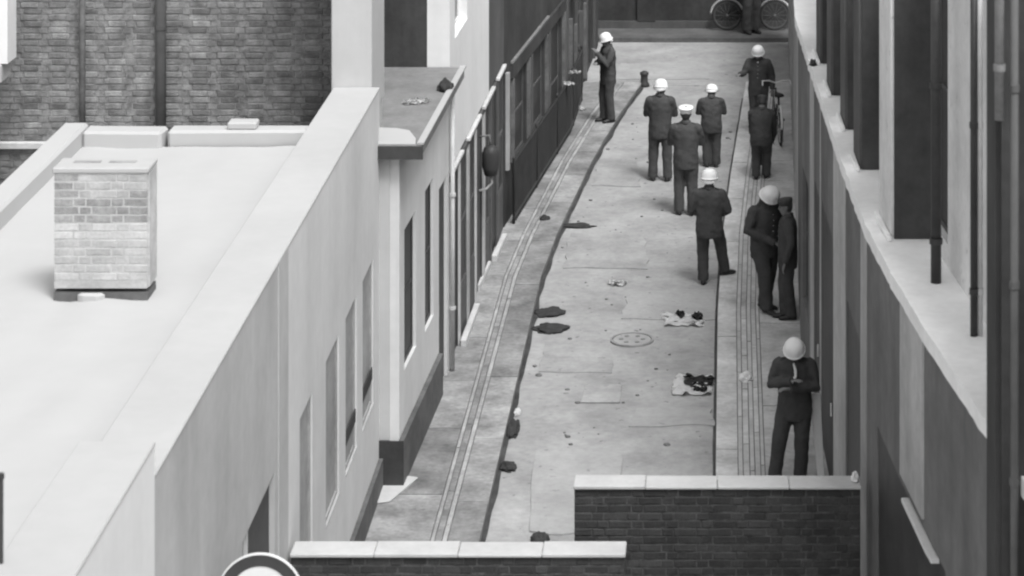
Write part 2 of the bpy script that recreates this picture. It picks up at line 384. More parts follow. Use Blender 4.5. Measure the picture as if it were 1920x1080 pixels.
under(b1, obj('parapet', bevel(prism(B(), [(-6.918, 29.15), (-6.05, 29.12), (-6.02, 29.42), (-6.918, 29.45)], 4.2, 4.70), 0.03), 'white_roof'))
under(b1, obj('parapet', bevel(prism(B(), [(-6.0, 29.22), (-4.46, 29.25), (-4.46, 29.5), (-6.0, 29.5)], 4.2, 4.69), 0.03), 'white_roof'))
under(b1, obj('flashing', bevel(prism(B(), [(-5.35, 29.26), (-5.03, 29.26), (-5.03, 29.47), (-5.35, 29.47)], 4.69, 4.77), 0.015), 'white_roof'))
under(b1, obj('wall', box(B(), -7.15, -6.98, 12, 29.4, 0, 4.19), 'render_grey'))
under(b1, obj('wall', box(B(), -6.97, -4.23, 29.25, 29.42, 0, 4.19), 'render_grey'))
under(b1, obj('wall', box(B(), -6.97, -4.23, 11.8, 11.99, 0, 4.4), 'render_grey'))

# chimney stack on the roof
cy = 23.55; cx0, cx1 = gx(101, cy), gx(277, cy); cz0, cz1 = ROOF+0.02, gz(325, cy)
ch = thing('chimney_stack', 'short square brick chimney stack, sooty near its top, on the white roof', 'chimney', ((cx0+cx1)/2, cy, cz0))
under(ch, obj('core', box(B(), cx0+.004, cx1-.004, cy, cy+0.34, cz0+.08, cz1), 'mortar_pale'))
under(ch, obj('base_shade_strip', box(B(), cx0-0.0, cx1+0.0, cy-0.002, cy+0.35, cz0-.06, cz0+.045), 'plinth_dark'))  # dark strip painted in as the shadow gap under the stack
under(ch, obj('cement_skirt', bevel(prism(B(), [(cx0+.25, cy-.06), (cx1-.42, cy-.08), (cx1-.36, cy-.01), (cx0+.2, cy-.01)], cz0-.05, cz0+.05), 0.02), 'white_roof'))
cap = under(ch, obj('cap', bevel(box(B(), cx0-.012, cx1+.012, cy-.015, cy+.36, cz1+.001, cz1+.05), 0.01), 'coping'))
for fx in (0.3, 0.68):
    xx = cx0+(cx1-cx0)*fx
    under(cap, obj('flue_opening', box(B(), xx-.12, xx+.12, cy+.17, cy+.25, cz1+.04, cz1+.053), 'worn_iron'))
before = set(C.objects)
brick_face(None, cx0+.003, cx1-.003, cy, cz0+.085, cz1, 'brick_pale', ('brick_sooty', lambda x, z: cz1-0.42-0.1*noise.noise(Vector((x*4, 0, 1))) < z < cz1-0.19+0.12*noise.noise(Vector((x*5, 2, 5))) or (z > cz1-.16 and x < cx0+.16)), D=0.05, joint=0.008, rough=0.0015, proud=0.003)
for o in list(set(C.objects)-before): under(ch, o)
under(ch, obj('side_facing', box(B(), cx1-.003, cx1+.012, cy+.02, cy+.335, cz0+.09, cz1-.003), 'brick_pale'))
vp = thing('vent_pipe', 'thin dark vent pipe standing on the white roof at the left edge', 'pipe', (gx(1, 16.5), 16.5, ROOF-.1))
under(vp, obj('pipe', tube(B(), [(gx(1, 16.5), 16.5, ROOF-.1), (gx(1, 16.5), 16.5, gz(888, 16.5)-.02)], 0.018, 12), 'iron'))
under(vp, obj('collar', lathe(B(), [(0.024, 0), (0.024, .03)], 12, (gx(1, 16.5), 16.5, gz(888, 16.5)-.03)), 'iron'))

# big brick wall behind the roof
bwY = 32.4
bwall = thing('brick_wall', 'tall mottled brick gable wall, darker to the right, behind the white roof', 'wall', (-6.5, bwY, 0))
bx0, bx1 = gx(-60, bwY), gx(640, bwY)
under(bwall, obj('core', box(B(), bx0-3, bx1, bwY, bwY+0.4, 0, 8.0), 'mortar_left'))
before = set(C.objects)
brick_face(None, bx0, bx1, bwY, 2.95, 5.75, 'brick', joint=0.012, rough=0.006,
    seen=lambda x, z: gz(z, 0) is not None and (z > gz(300, bwY) or (x < gx(140, bwY) and z > gz(375, bwY))) and z < gz(-6, bwY) and gx(-8, bwY) < x < gx(622, bwY),
    key=lambda s: -s[2]*(2 if s[0].name.startswith('brick') and s[0].vertices[0].co.x < -0.08 else 1)+0.001*abs(s[1]+6.6))
for o in list(set(C.objects)-before): under(bwall, o)
for pxa, pxb, m_ in ((152, 164, 'pipe_dull'), (294, 315, 'facade_dim')):
    dp = thing('drainpipe', 'slim dark drainpipe on the left brick wall' if pxa == 152 else 'broad dark vertical drainpipe on the brick wall behind the roof', 'pipe', (gx((pxa+pxb)/2, bwY), bwY-.08, 2.9))
    xx = gx((pxa+pxb)/2, bwY); rr = (pxb-pxa)/2/F*bwY*0.95
    under(dp, obj('pipe', tube(B(), [(xx, bwY-.1, 2.8), (xx, bwY-.1, 7.5)], rr, 14), m_, None, True))
    for zz in (3.9, 5.2): under(dp, obj('bracket', lathe(B(), [(rr*1.12, 0), (rr*1.12, .05)], 14, (xx, bwY-.1, zz)), m_))
under(bwall, obj('string_course', bevel(box(B(), bx0-1, gx(140, bwY), bwY-.09, bwY-.013, gz(277, bwY), gz(264, bwY)), 0.01), 'pale_stone'))
pw = thing('corner_pier', 'pale rendered corner pier at the far upper left edge', 'pier', (gx(-20, 31.6), 31.6, 0))
under(pw, obj('shaft', prism(B(), [(gx(-120, 31.5), 31.5), (gx(14, 31.5), 31.5), (gx(14, 31.5), 31.9), (gx(-120, 31.5), 31.9)], 4.95, 7.5), 'render_white'))
under(pw, obj('foot', bevel(prism(B(), [(gx(-120, 31.5), 31.45), (gx(4, 31.5), 31.45), (gx(4, 31.5), 31.9), (gx(-120, 31.5), 31.9)], 4.72, 4.948), 0.02), 'coping'))
under(pw, obj('base', prism(B(), [(gx(-120, 31.5), 31.55), (gx(-20, 31.5), 31.55), (gx(-20, 31.5), 31.9), (gx(-120, 31.5), 31.9)], 0, 4.718), 'render_grey'))

# tall white pier
wp = thing('white_pier', 'tall plain white rendered pier at the end of the roof parapet', 'pier', (-4.2, 31.8, 0))
py0 = 31.16; xl, xr = gx(621, py0), gx(697, py0)
under(wp, obj('shaft', bevel(prism(B(), [(xl, py0), (xr, py0), (xr, 32.35), (xl, 32.35)], PAR-0.35, 9.5), 0.012), 'render_pier'))
under(wp, obj('base', prism(B(), [(xl+.02, py0+.05), (xr-.02, py0+.05), (xr-.02, 32.3), (xl+.02, 32.3)], 0, PAR-0.352), 'render_grey'))
under(wp, obj('top_cap', bevel(prism(B(), [(xl-.05, py0-.05), (xr+.05, py0-.05), (xr+.05, 32.4), (xl-.05, 32.4)], 9.502, 9.65), 0.02), 'coping'))

# ------------------------------------------------------------------ left: flat-roofed shop with projecting roof slab
b2 = thing('flat_roofed_shop', 'small pale shop with projecting grey flat roof and black plinth beside the white pier', 'building', (-4, 33, 0))
w2 = []
for a, b, t_, bt in ((758, 780, 412, 672), (797, 813, 345, 607)):
    ya, yb = hitY(a, LEFT2), hitY(b, LEFT2); ym = (ya+yb)/2; w2.append((ya, yb, gz(bt, ym), gz(t_, ym)))
ya, yb = hitY(823, LEFT2), hitY(838, LEFT2); w2.append((ya, min(yb, 35.2), 0.02, 2.72))
under(b2, wall_y('wall', LEFT2, 31.2, 35.4, 0, 3.92, 0.28, -1, w2, 'render_pale'))
under(b2, obj('wall', prism(B(), [(-4.0, 31.2), (-3.975, 31.2), (-3.975, 31.48), (-4.0, 31.48)], 0, 3.92), 'render_pale'))
under(b2, obj('wall', prism(B(), [(-3.9745, 31.204), (-3.97, 31.204), (-3.97, 31.47), (-3.9745, 31.47)], 0, 3.9), 'render_pale'))
for q in w2[:2]: under(b2, window_y(None, LEFT2, -1, *q, depth=0.04, frame='dark_paint', pane='dark_glass', bars=1))
q = w2[2]
dr = under(b2, obj('door', bar_y(B(), LEFT2, q[0], q[1], q[2], q[3], -0.09, -0.04), 'dark_paint'))
under(dr, obj('handle', tube(B(), [(LEFT2(q[0])-.02, q[0]+.1, 1.05), (LEFT2(q[0])-.02, q[0]+.1, 1.2)], 0.012, 8), 'chrome'))
under(b2, obj('plinth', bar_y(B(), LEFT2, 31.15, q[0]-.04, 0, 0.62, 0.0, 0.06), 'plinth_dark'))
under(b2, obj('plinth_end', prism(B(), [(-3.94, 31.13), (-3.63, 31.13), (-3.63, 31.148), (-3.94, 31.148)], 0, 0.62), 'iron'))
rz = 4.10; re0 = gx(790, 31.05); re1 = gx(868, 35.2)
rf = under(b2, obj('roof', bevel(prism(B(), [(-4.05, 31.05), (re0, 31.05), (re1, 35.39), (-4.9, 35.39), (-4.9, 32.42), (-4.05, 32.42)], rz-.15, rz), 0.012), 'grey_felt'))
under(rf, obj('fascia', prism(B(), [(-4.06, 31.02), (re0+.02, 31.02), (re0+.02, 31.048), (-4.06, 31.048)], rz-.165, rz-.012), 'dark_paint'))
under(rf, obj('edge_trim', prism(B(), [(re0-.05, 31.05), (re0+.028, 31.05), (re1+.028, 35.38), (re1-.05, 35.38)], rz+.001, rz+.025), 'coping'))
bm = B(); pts = [(-4.03, 31.06), (re0-.07, 31.06), (re0-.1, 31.35), (re0-.22, 31.75), (re0-.38, 31.86), (-4.03, 31.9)]
under(rf, obj('white_patch', prism(bm, pts, rz+.001, rz+.008), 'white_roof'))
under(b2, obj('corner_strip', prism(B(), [(-3.96, 31.17), (-3.80, 31.17), (-3.80, 31.198), (-3.96, 31.198)], 0.62, 3.93), 'render_pier'))
rp = thing('drainpipe', 'pale drainpipe on the shop wall beside the dark door', 'pipe', (-3.5, 35.3, 0))
yy = hitY(843, LEFT2); under(rp, obj('pipe', tube(B(), [(LEFT2(35.33)+.05, 35.33, 0.1), (LEFT2(35.33)+.05, 35.33, 3.9)], 0.03, 10), 'trim_pale', None, True))
for zz in (0.9, 2.4): under(rp, obj('bracket', lathe(B(), [(.045, 0), (.045, .04)], 10, (LEFT2(35.33)+.05, 35.33, zz)), 'trim_pale'))
# small things on that roof
def lump(name, label, cat, loc, sx, sy, sz, m, seed=0, group=None):
    bm = B(); bmesh.ops.create_icosphere(bm, subdivisions=4, radius=1)
    for v in bm.verts:
        d = 1+0.38*noise.noise(v.co*1.7+Vector((seed, 3, 0)))+0.2*noise.noise(v.co*4.1+Vector((seed, 0, 9)))
        v.co = Vector((v.co.x*sx*d, v.co.y*sy*d, max(v.co.z, -0.06)*sz*d))
    o = obj(name, bm, m, None, True); o.location = loc; return tag(o, label, cat, group)
lump('cloth_bundle', 'dark cloth bundle lying on the grey flat roof', 'cloth', (gx(838, 34.2), 34.0, rz+.01), 0.10, 0.16, 0.11, 'rag', 2)
def sheet(name, label, cat, loc, L, W, rz_, m, seed=0, dark=None, group=None):
    o = thing(name, label, cat, loc, rz_, group)
    def piece(nm, x0, x1, y0, y1, mm, h):
        bm = B(); n = 14; rows = []
        for j in range(n+1):
            rows.append([bm.verts.new(((x0+(x1-x0)*i/n)*L+.07*noise.noise(Vector((j*.55, i*.1, seed+x0))), (y0+(y1-y0)*j/n)*W+.09*noise.noise(Vector((i*.5, seed+y0, j*.1))),
                        h+0.07*max(0, .15+noise.noise(Vector((i*.35, j*.35, seed)))))) for i in range(n+1)])
        for p, q in zip(rows, rows[1:]):
            for i in range(n): bm.faces.new((p[i], p[i+1], q[i+1], q[i]))
        bmesh.ops.solidify(bm, geom=bm.faces, thickness=0.003)
        return obj(nm, bm, mm, o, True)
    piece('page', -.5, .5, -.5, .5, m, 0.006)
    for k, (a, b, c, d) in enumerate(dark or []): piece('dark_page', a, b, c, d, 'print', 0.02+.006*k)
    return o
sheet('paper_sheet', 'small white paper scrap on the grey flat roof', 'paper', (gx(780, 33.2), 33.2, rz+.002), 0.28, 0.12, 0.1, 'paper', 1)

# ------------------------------------------------------------------ left: white building with dark shopfront, dark building with railings
b3 = thing('white_shop_building', 'tall white fronted building over a dark shopfront of narrow bays at left', 'building', (-4, 38.5, 0))
uw = (hitY(853, LEFT3, 35.4, 45), hitY(876, LEFT3, 35.4, 45))
under(b3, wall_y('wall', LEFT3, 35.42, 40.2, 2.72, 9, 0.3, -1, [(uw[0], uw[1], 4.35, 6.0)], 'render_white'))
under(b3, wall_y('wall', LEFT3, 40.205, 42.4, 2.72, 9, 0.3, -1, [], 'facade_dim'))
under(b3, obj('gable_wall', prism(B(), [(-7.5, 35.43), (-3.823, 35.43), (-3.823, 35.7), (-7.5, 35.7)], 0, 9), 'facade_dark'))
under(b3, window_y(None, LEFT3, -1, uw[0], uw[1], 4.35, 6.0, depth=0.12, frame='trim_white', pane='dim_glass'))
N = 7; y0, y1 = 35.45, 42.35
for i in range(N):
    a = y0+(y1-y0)*i/N; b = y0+(y1-y0)*(i+1)/N
    under(b3, obj('pilaster', bar_y(B(), LEFT3, a, a+(.17, .12, .2, .1, .22, .15, .15)[i], 0, 2.55, -0.28, 0.012), 'trim_pale' if i in (0, 1, 3) else ('facade_light' if i in (2, 4) else 'mid_paint')))
    if i in (0, 2, 4, 6): under(b3, obj('cornice', bevel(bar_y(B(), LEFT3, a-.05, min(a+1.25+.1*(i % 3), 42.38), 2.64, 2.69, -0.02, 0.045), 0.008), 'trim_pale'))
    under(b3, obj('lintel', bar_y(B(), LEFT3, a+.0, b-.002, 2.552, 2.638, -0.25, 0.008), 'mid_paint'))
    dark = i in (0, 3, 5)
    under(b3, obj('stall_riser', bar_y(B(), LEFT3, a+.225, b-.002, 0, 0.02 if dark else 0.75, -0.2, -0.008), 'mid_paint'))
    under(b3, window_y(None, LEFT3, -1, a+.225, b-.002, 0.03 if dark else 0.76, 2.55, depth=0.012, frame='dark_paint' if dark else 'mid_paint', pane='dark_glass', bars=0 if dark else 1))
b3y = 42.4
b4 = thing('dark_building', 'dark fronted building with pale fascia line behind iron railings at left', 'building', (-4, 50, 0))
op4 = [(43.2, 44.6, 0.9, 2.3), (45.2, 46.6, 0.9, 2.3), (47.2, 48.6, 0.05, 2.3), (49.6, 51.0, 0.8, 2.2), (52.0, 53.2, 0.8, 2.2), (54.0, 55.2, 0.05, 2.2)]
under(b4, wall_y('wall', LEFT4, 42.405, 57.2, 0, 9, 0.3, -1, op4, 'facade_dark'))
under(b4, obj('end_wall', prism(B(), [(-7.5, 56.9), (-2.825, 56.9), (-2.825, 57.18), (-7.5, 57.18)], 0, 9), 'facade_dark'))
for q in op4: under(b4, window_y(None, LEFT4, -1, *q, depth=0.05, frame='facade_dim', pane='dark_glass', bars=1))
under(b4, obj('fascia_ledge', bevel(bar_y(B(), LEFT4, 43.0, 46.9, 2.55, 2.60, 0.0, 0.05), 0.008), 'iron_grey'))
under(b4, obj('fascia_board', bar_y(B(), LEFT4, 43.0, 49.0, 2.32, 2.54, 0.0, 0.05), 'dark_paint'))
for ypos in (44.9, 46.9, 48.9, 49.35, 51.4, 53.6, 55.8):
    under(b4, obj('pilaster', bar_y(B(), LEFT4, ypos, ypos+.16, 0, 2.31 if ypos < 49 else 3.2, 0.0, 0.05), 'facade_dim'))
for ypos, wd_, zt_, m_ in ((42.55, .05, 2.5, 'facade_light'), (43.05, .04, 2.3, 'pipe_dull'), (44.66, .06, 2.3, 'pipe_dull'), (46.65, .05, 2.3, 'pipe_dull'), (48.7, .1, 2.3, 'pipe_dull'), (50.2, .05, 1.9, 'pipe_dull'), (51.2, .06, 1.6, 'pipe_dull'), (52.6, .05, 1.6, 'facade_dim'), (53.4, .07, 1.6, 'pipe_dull')):
    under(b4, obj('door_frame', bar_y(B(), LEFT4, ypos, ypos+wd_*2, .1 if ypos > 48 else .95, zt_, -0.01, 0.055), m_))
# railings in front of the dark building
RL = poly([(42.6, LEFT4(42.6)+0.12), (48.8, LEFT4(48.8)+0.14), (51.5, LEFT4(51.5)+0.12)])
rl = thing('iron_railings', 'dark iron area railings along the dark building at the left pavement edge', 'railing', (RL(47), 47, PAVZ))
under(rl, obj('handrail', bar_y(B(), RL, 42.6, 51.5, 1.06, 1.085, -0.012, 0.012), 'iron'))
under(rl, obj('bottom_rail', bar_y(B(), RL, 42.6, 51.5, 0.17, 0.21, -0.02, 0.02), 'iron'))
bar = bpy.data.meshes.new('railing_bar'); bm = tube(B(), [(0, 0, 0.0), (0, 0, 0.95), (0, 0, 1.04)], [0.014, 0.014, 0.006], 6); bm.to_mesh(bar); bm.free(); bar.materials.append(MATS['iron'])
yy = 42.7
while yy < 51.4:
    o = link(bpy.data.objects.new('railing_bar', bar)); o.location = (RL(yy), yy, PAVZ); under(rl, o); yy += 0.125
for yy in (42.62, 44.9, 47.2, 49.4, 51.48):
    under(rl, obj('post', lathe(B(), [(.022, 0), (.022, 1.04), (.028, 1.05), (.012, 1.09)], 10, (RL(yy)+.0, yy, PAVZ-.01)), 'iron', None, True))
for k, (yy, zz) in enumerate(((48.2, 1.16), (49.0, 1.2), (50.7, 0.35))):
    sheet('paper_scrap', ('white scrap of paper caught on the near railing top', 'white scrap of paper caught on the far railing top', 'white scrap of paper low behind the railings by the pavement')[k], 'paper', (RL(yy)+.06, yy, zz-.06 if k < 2 else PAVZ+.006), 0.16, 0.14, 0.4*k, 'paper', k+5)
# wall lantern
ly = 39.0; lx = gx(920, ly); lz = gz(300, ly)
ln = thing('wall_lantern', 'round dark lantern hanging from a bracket on the shopfront', 'lantern', (lx, ly, lz))
under(ln, obj('lamp_body', lathe(B(), [(.03, -.24), (.09, -.22), (.125, -.1), (.125, .1), (.1, .18), (.04, .22)], 16, (lx, ly, lz)), 'iron', None, True))
under(ln, obj('bracket', tube(B(), [(LEFT3(ly)-.01, ly, lz+.34), (lx-.02, ly, lz+.36), (lx, ly, lz+.21)], 0.014, 8), 'iron_grey', None, True))
under(ln, obj('tail_pipe', tube(B(), [(lx, ly, lz-.235), (lx+.02, ly, lz-.33), (lx-.06, ly, lz-.42), (LEFT3(ly)-.01, ly, lz-.45)], 0.018, 8), 'trim_pale', None, True))
# door stops / low kerb blocks along the wall foot
gp = ground(838, 676, PAVZ)
po = thing('guard_stone', 'small white guard stone at the foot of the shop wall', 'stone', gp)
under(po, obj('stone', lathe(B(), [(.07, 0), (.065, .12), (.05, .19), (.02, .215)], 12, gp), 'trim_white', None, True))
for k, (a, b, c, d) in enumerate(((867, 650, 893, 580), (893, 545, 915, 500), (925, 490, 945, 448))):
    p, q = ground(a, b, PAVZ), ground(c, d, PAVZ)
    st = tag(obj('door_step', bevel(prism(B(), [(p.x-.03, p.y), (p.x+.05, p.y), (q.x+.05, q.y), (q.x-.03, q.y)], PAVZ-.01, PAVZ+.09), 0.01), 'trim_pale'),
             ('pale stone step edge, the nearest of three along the shopfront', 'pale stone step edge, the middle of three along the shopfront', 'pale stone step edge, the farthest of three along the shopfront')[k], 'step', 'step edges along the shopfront')
p = ground(738, 930, PAVZ)
sp = B(); pts = [(p.x-.17, p.y-.25), (p.x-.02, p.y-.2), (p.x+.12, p.y+.22), (p.x+.22, p.y+.55), (p.x+.1, p.y+.6), (p.x-.02, p.y+.35), (p.x-.17, p.y+.3)]
tag(obj('plaster_patch', bevel(prism(sp, pts, PAVZ+.002, PAVZ+.02), 0.006), 'white_top'), 'white spilt plaster patch on the pavement by the black plinth', 'patch')

# ------------------------------------------------------------------ far end
fw = thing('end_wall', 'dark wall across the far end of the alley', 'wall', (0, 58.8, 0))
under(fw, obj('wall_face', box(B(), -14, 14, 58.62, 59.0, 0, 7), 'facade_dark'))
under(fw, obj('plinth', box(B(), -14, 14, 58.56, 58.618, 0.09, 0.26), 'facade_dim'))
for xx in (-3.9, -1.7, 0.55, 2.9): under(fw, obj('pilaster', box(B(), xx, xx+.4, 58.55, 58.617, 0.262, 7), 'facade_dark'))
# drain inlet at the end of the left kerb
p = ground(1208, 162)
dn = thing('bollard', 'short dark iron bollard at the far end of the left kerb', 'bollard', p)
under(dn, obj('shaft', lathe(B(), [(.11, 0), (.10, .06), (.075, .09), (.07, .22), (.09, .24), (.085, .28), (.03, .31)], 14, p), 'iron', None, True))

# ------------------------------------------------------------------ right building
LZ = CAMZ-8.0*KR
br = thing('right_building', 'grey commercial building with white ledge over the ground floor along the right', 'building', (2.5, 33, 0))
def yr(px): return hitY(px, WALLR, 14, 36.5)
d3 = (22.2, yr(1645), 0, 2.66); d2 = (yr(1613), yr(1588), 0, 2.98); d1 = (yr(1562), yr(1541), 0, 3.08)
d0 = (32.9, 33.8, 0.05, 3.0); dm = (35.0, 36.2, 0.8, 2.6)
ops = [d3, d2, d1, d0, dm]
under(br, wall_y('wall', WALLR, 16, 39.6, 0, LZ, 0.35, 1, ops, 'facade_grey'))
under(br, wall_y('wall', WALLR, 39.605, 57.2, 0, 3.6, 0.35, 1, [(42, 43.2, 0.8, 2.2), (47, 48.2, 0, 2.2), (51, 52.2, .8, 2.2)], 'far_wall'))
for a, b in ((d2[0]-.70, d2[0]-.10), (d2[1]+.15, d1[0]-.12), (d1[1]+.12, 32.8), (33.9, 34.6)):
    under(br, obj('pilaster', bar_y(B(), WALLR, a, b, 0, LZ-.02, -0.008, 0.0), 'facade_light'))
under(br, obj('wall_panel', bar_y(B(), WALLR, 23.1, 24.2, 2.75, LZ-.02, -0.02, 0.0), 'facade_light'))
for q in ops[:4]:
    d_ = under(br, obj('door', bar_y(B(), WALLR, q[0], q[1], q[2], q[3], 0.012, 0.1), 'dark_paint'))
    under(d_, obj('handle', tube(B(), [(WALLR(q[0]+.15)-.01, q[0]+.15, 1.0), (WALLR(q[0]+.15)-.01, q[0]+.15, 1.15)], 0.012, 8), 'chrome'))
under(br, window_y(None, WALLR, 1, *dm, depth=0.05, frame='facade_dim', pane='dark_glass'))
for q in ((42, 43.2, 0.8, 2.2), (47, 48.2, 0, 2.2), (51, 52.2, .8, 2.2)): under(br, window_y(None, WALLR, 1, *q, depth=0.05, frame='facade_dim', pane='dark_glass'))
under(br, obj('door_head', bevel(bar_y(B(), WALLR, 22.5, 23.9, 2.60, 2.645, -0.06, 0.03), 0.008), 'trim_white'))
under(br, obj('ledge', bevel(bar_y(B(), LEDGE, 16, 39.5, LZ+.001, LZ+.14, 0.0, 0.95), 0.012), 'ledge'))
ledge_z = LZ+.141
# upper storey: set back wall with projecting piers
UP = lambda Y: RIGHT(Y)+0.55
UP.breaks = RIGHT.breaks
wu = [(y0_*KR, y1_*KR, ledge_z+.25, 6.6) for y0_, y1_ in ((29.75, 31.5), (32.6, 33.6), (34.6, 35.6), (36.6, 37.6), (38.6, 40.6))]+[(27.6*KR, 28.5*KR, ledge_z+.2, 7.4)]
Ysp = 29.7*KR
under(br, wall_y('wall', UP, 16, Ysp, ledge_z, 7.8, 0.3, 1, [q for q in wu if q[0] < Ysp-.1], 'facade_upper'))
under(br, wall_y('wall', UP, Ysp+.005, 38.2, ledge_z, 6.9, 0.3, 1, [q for q in wu if q[0] > Ysp-.1], 'facade_upper'))
for q in wu: under(br, window_y(None, UP, 1, *q, depth=0.06, frame='facade_dim', pane='dark_glass', bars=1))
for y_, ln_, inn in ((28.65, 0.95, 0.19), (31.65, 0.75, 0.17), (33.7, 0.75, 0.17), (35.66, 0.75, 0.14), (37.7, 0.8, 0.14)):
    near = y_ < 30; y_ *= KR; ln_ *= KR; inn *= KR; top = 7.8 if near else 6.9
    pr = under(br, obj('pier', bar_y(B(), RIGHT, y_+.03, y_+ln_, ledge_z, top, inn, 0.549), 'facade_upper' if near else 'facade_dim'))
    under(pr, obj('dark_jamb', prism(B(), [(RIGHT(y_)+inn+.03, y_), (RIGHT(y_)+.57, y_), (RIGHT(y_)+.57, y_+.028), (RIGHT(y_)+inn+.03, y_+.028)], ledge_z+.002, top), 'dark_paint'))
    under(pr, obj('pier_foot', bevel(bar_y(B(), RIGHT, y_-.10, y_+ln_+.02, ledge_z+.002, ledge_z+.05, inn-.05, inn-.004), 0.01), 'ledge'))
def vpipe(px, Y, zb, zt, r, m, label, nm='drainpipe'):
    t = thing(nm, label, 'pipe', (gx(px, Y), Y, zb)); x = gx(px, Y)
    under(t, obj('pipe', tube(B(), [(x, Y, zb), (x, Y, zt)], r, 12), m, None, True))
    z = zb+.35
    while z < zt: under(t, obj('bracket', lathe(B(), [(r*1.25, 0), (r*1.25, .05)], 12, (x, Y, z)), m)); z += 1.4
    return t
vpipe(1755, 24.0, ledge_z, 7.7, 0.048, 'iron', 'thick dark drainpipe standing on the white ledge beside the pale upper wall')
vpipe(1826, 22.45, ledge_z, 7.7, 0.031, 'iron', 'slim dark drainpipe on the right upper wall nearest the camera')
vpipe(1838, 22.45, ledge_z, 7.7, 0.022, 'trim_pale', 'thin pale conduit beside the slim dark drainpipe on the right upper wall')
vpipe(1624, 29.4, gz(178, 29.4), gz(87, 29.4), 0.02, 'trim_pale', 'short pale pipe length between the dark window bays at right', 'pipe_length')
vpipe(1592, 30.7, ledge_z, 6.8, 0.02, 'iron_grey', 'thin grey conduit between the dark upper window bays at right', 'conduit')
lump('cloth_bundle', 'small dark bundle lying on the far part of the white ledge', 'cloth', (gx(1524, 33.4), 33.4, ledge_z+.005), 0.045, 0.09, 0.06, 'rag', 11)
# dark near building at the right edge
nb = thing('near_building', 'dark corner of the nearest building at the right edge of the picture', 'building', (3.2, 21.9, 0))
NY = 19.8; xe = gx(1850, NY)
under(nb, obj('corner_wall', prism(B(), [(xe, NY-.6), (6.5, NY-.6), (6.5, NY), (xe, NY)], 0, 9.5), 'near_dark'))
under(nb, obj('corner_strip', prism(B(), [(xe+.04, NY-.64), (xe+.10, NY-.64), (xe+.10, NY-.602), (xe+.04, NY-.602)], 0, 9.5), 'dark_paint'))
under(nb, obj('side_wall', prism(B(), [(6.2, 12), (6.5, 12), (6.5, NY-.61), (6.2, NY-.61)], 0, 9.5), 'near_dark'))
vpipe(1874, NY-.8, gz(225, NY-.8), 9.4, 0.035, 'iron_grey', 'grey pipe on the dark near corner at the right edge')
vpipe(1902, NY-.8, 0, 9.4, 0.03, 'facade_dim', 'dull dark pipe running full height at the far right edge')
# white board leaning on the wall near the near man
p = ground(1538, 898, PAVZ)
wb = tag(obj('leaning_board', bevel(prism(B(), [(p.x-.08, p.y-.05), (p.x+.05, p.y-.05), (p.x+.05, p.y-.025), (p.x-.08, p.y-.025)], 0, 1.02), 0.006), 'sign_white'), 'narrow white board leaning against the right wall beside the nearest officer', 'board')
for v in wb.data.vertices:
    z = v.co.z; v.co.z += PAVZ; v.co.x += -.05*z/1.0+(0.05*(1-z) if v.co.x < p.x-.03 else 0)

# ------------------------------------------------------------------ foreground brick screen walls
def screen(label, px0, px1, Y, ztop, courses_px, name='brick_screen_wall'):
    x0, x1 = gx(px0, Y), gx(px1, Y); D = 0.26
    t = thing(name, label, 'wall', ((x0+x1)/2, Y, 0))
    under(t, obj('core', box(B(), x0+.004, x1-.004, Y, Y+D, 0, ztop-.004), 'mortar_dark'))
    before = set(C.objects)
    brick_face(None, x0, x1, Y, 0.05, ztop, 'brick_dark', D=0.05, joint=0.012, rough=0.003, proud=0.005, seen=lambda x, z: z > gz(1092, Y))
    for o in list(set(C.objects)-before): under(t, o)
    n = max(2, int((x1-x0)/0.62)); 
    for i in range(n):
        a = x0-.012+(x1-x0+.024)*i/n; b = x0-.012+(x1-x0+.024)*(i+1)/n
        dz_ = random.uniform(-.006, .006)
        under(t, obj('coping_stone', bevel(box(B(), a+.002, b-.002, Y-.03, Y+D+.02, ztop+.001, ztop+.035+dz_), 0.008), 'white_top'))
    return t
screen('lower brick screen wall with white coping, at the bottom beside the left building', 546, 1171, 24.4, gz(1037, 24.4)-.035, 4)
screen('taller dark brick screen wall with white coping, on the right in front of the nearest officer', 1077, 1613, 26.15, gz(910, 26.15)-.035, 11)

# ------------------------------------------------------------------ round road sign
sY = 20.5; sc_ = Vector((gx(488, sY), sY, gz(1119, sY))); r0 = 82/F*sY
sg = thing('road_sign', 'round road sign with dark ring and white centre on a post at the bottom left', 'sign', (sc_.x, sY, 0))
def disc(r, y0, y1, rin=None):
    bm = B(); n = 64
    rows = []
    for rr, y in (((rin or 0.0005), y0), (r, y0), (r, y1), ((rin or 0.0005), y1)):
        rows.append([bm.verts.new((sc_.x+rr*math.cos(2*math.pi*i/n), y, sc_.z+rr*math.sin(2*math.pi*i/n))) for i in range(n)])
    for k in range(4 if rin else 3):
        a, b = rows[k], rows[(k+1) % 4]
        for i in range(n): bm.faces.new((a[i], a[(i+1) % n], b[(i+1) % n], b[i]))
    return bm
pl = under(sg, obj('plate', disc(r0*0.985, sY, sY+.006), 'sign_white'))
under(sg, obj('rim', disc(r0, sY-.012, sY+.012, r0*0.966), 'sign_white'))
under(sg, obj('ring', disc(r0*0.965, sY-.004, sY-.001, r0*0.70), 'sign_ring'))
under(sg, obj('post', tube(B(), [(sc_.x, sY+.045, 0), (sc_.x, sY+.045, sc_.z+.2)], 0.036, 14), 'iron_grey', None, True))
under(sg, obj('clamp', box(B(), sc_.x-.06, sc_.x+.06, sY+.0065, sY+.09, sc_.z-.04, sc_.z+.0), 'iron_grey'))

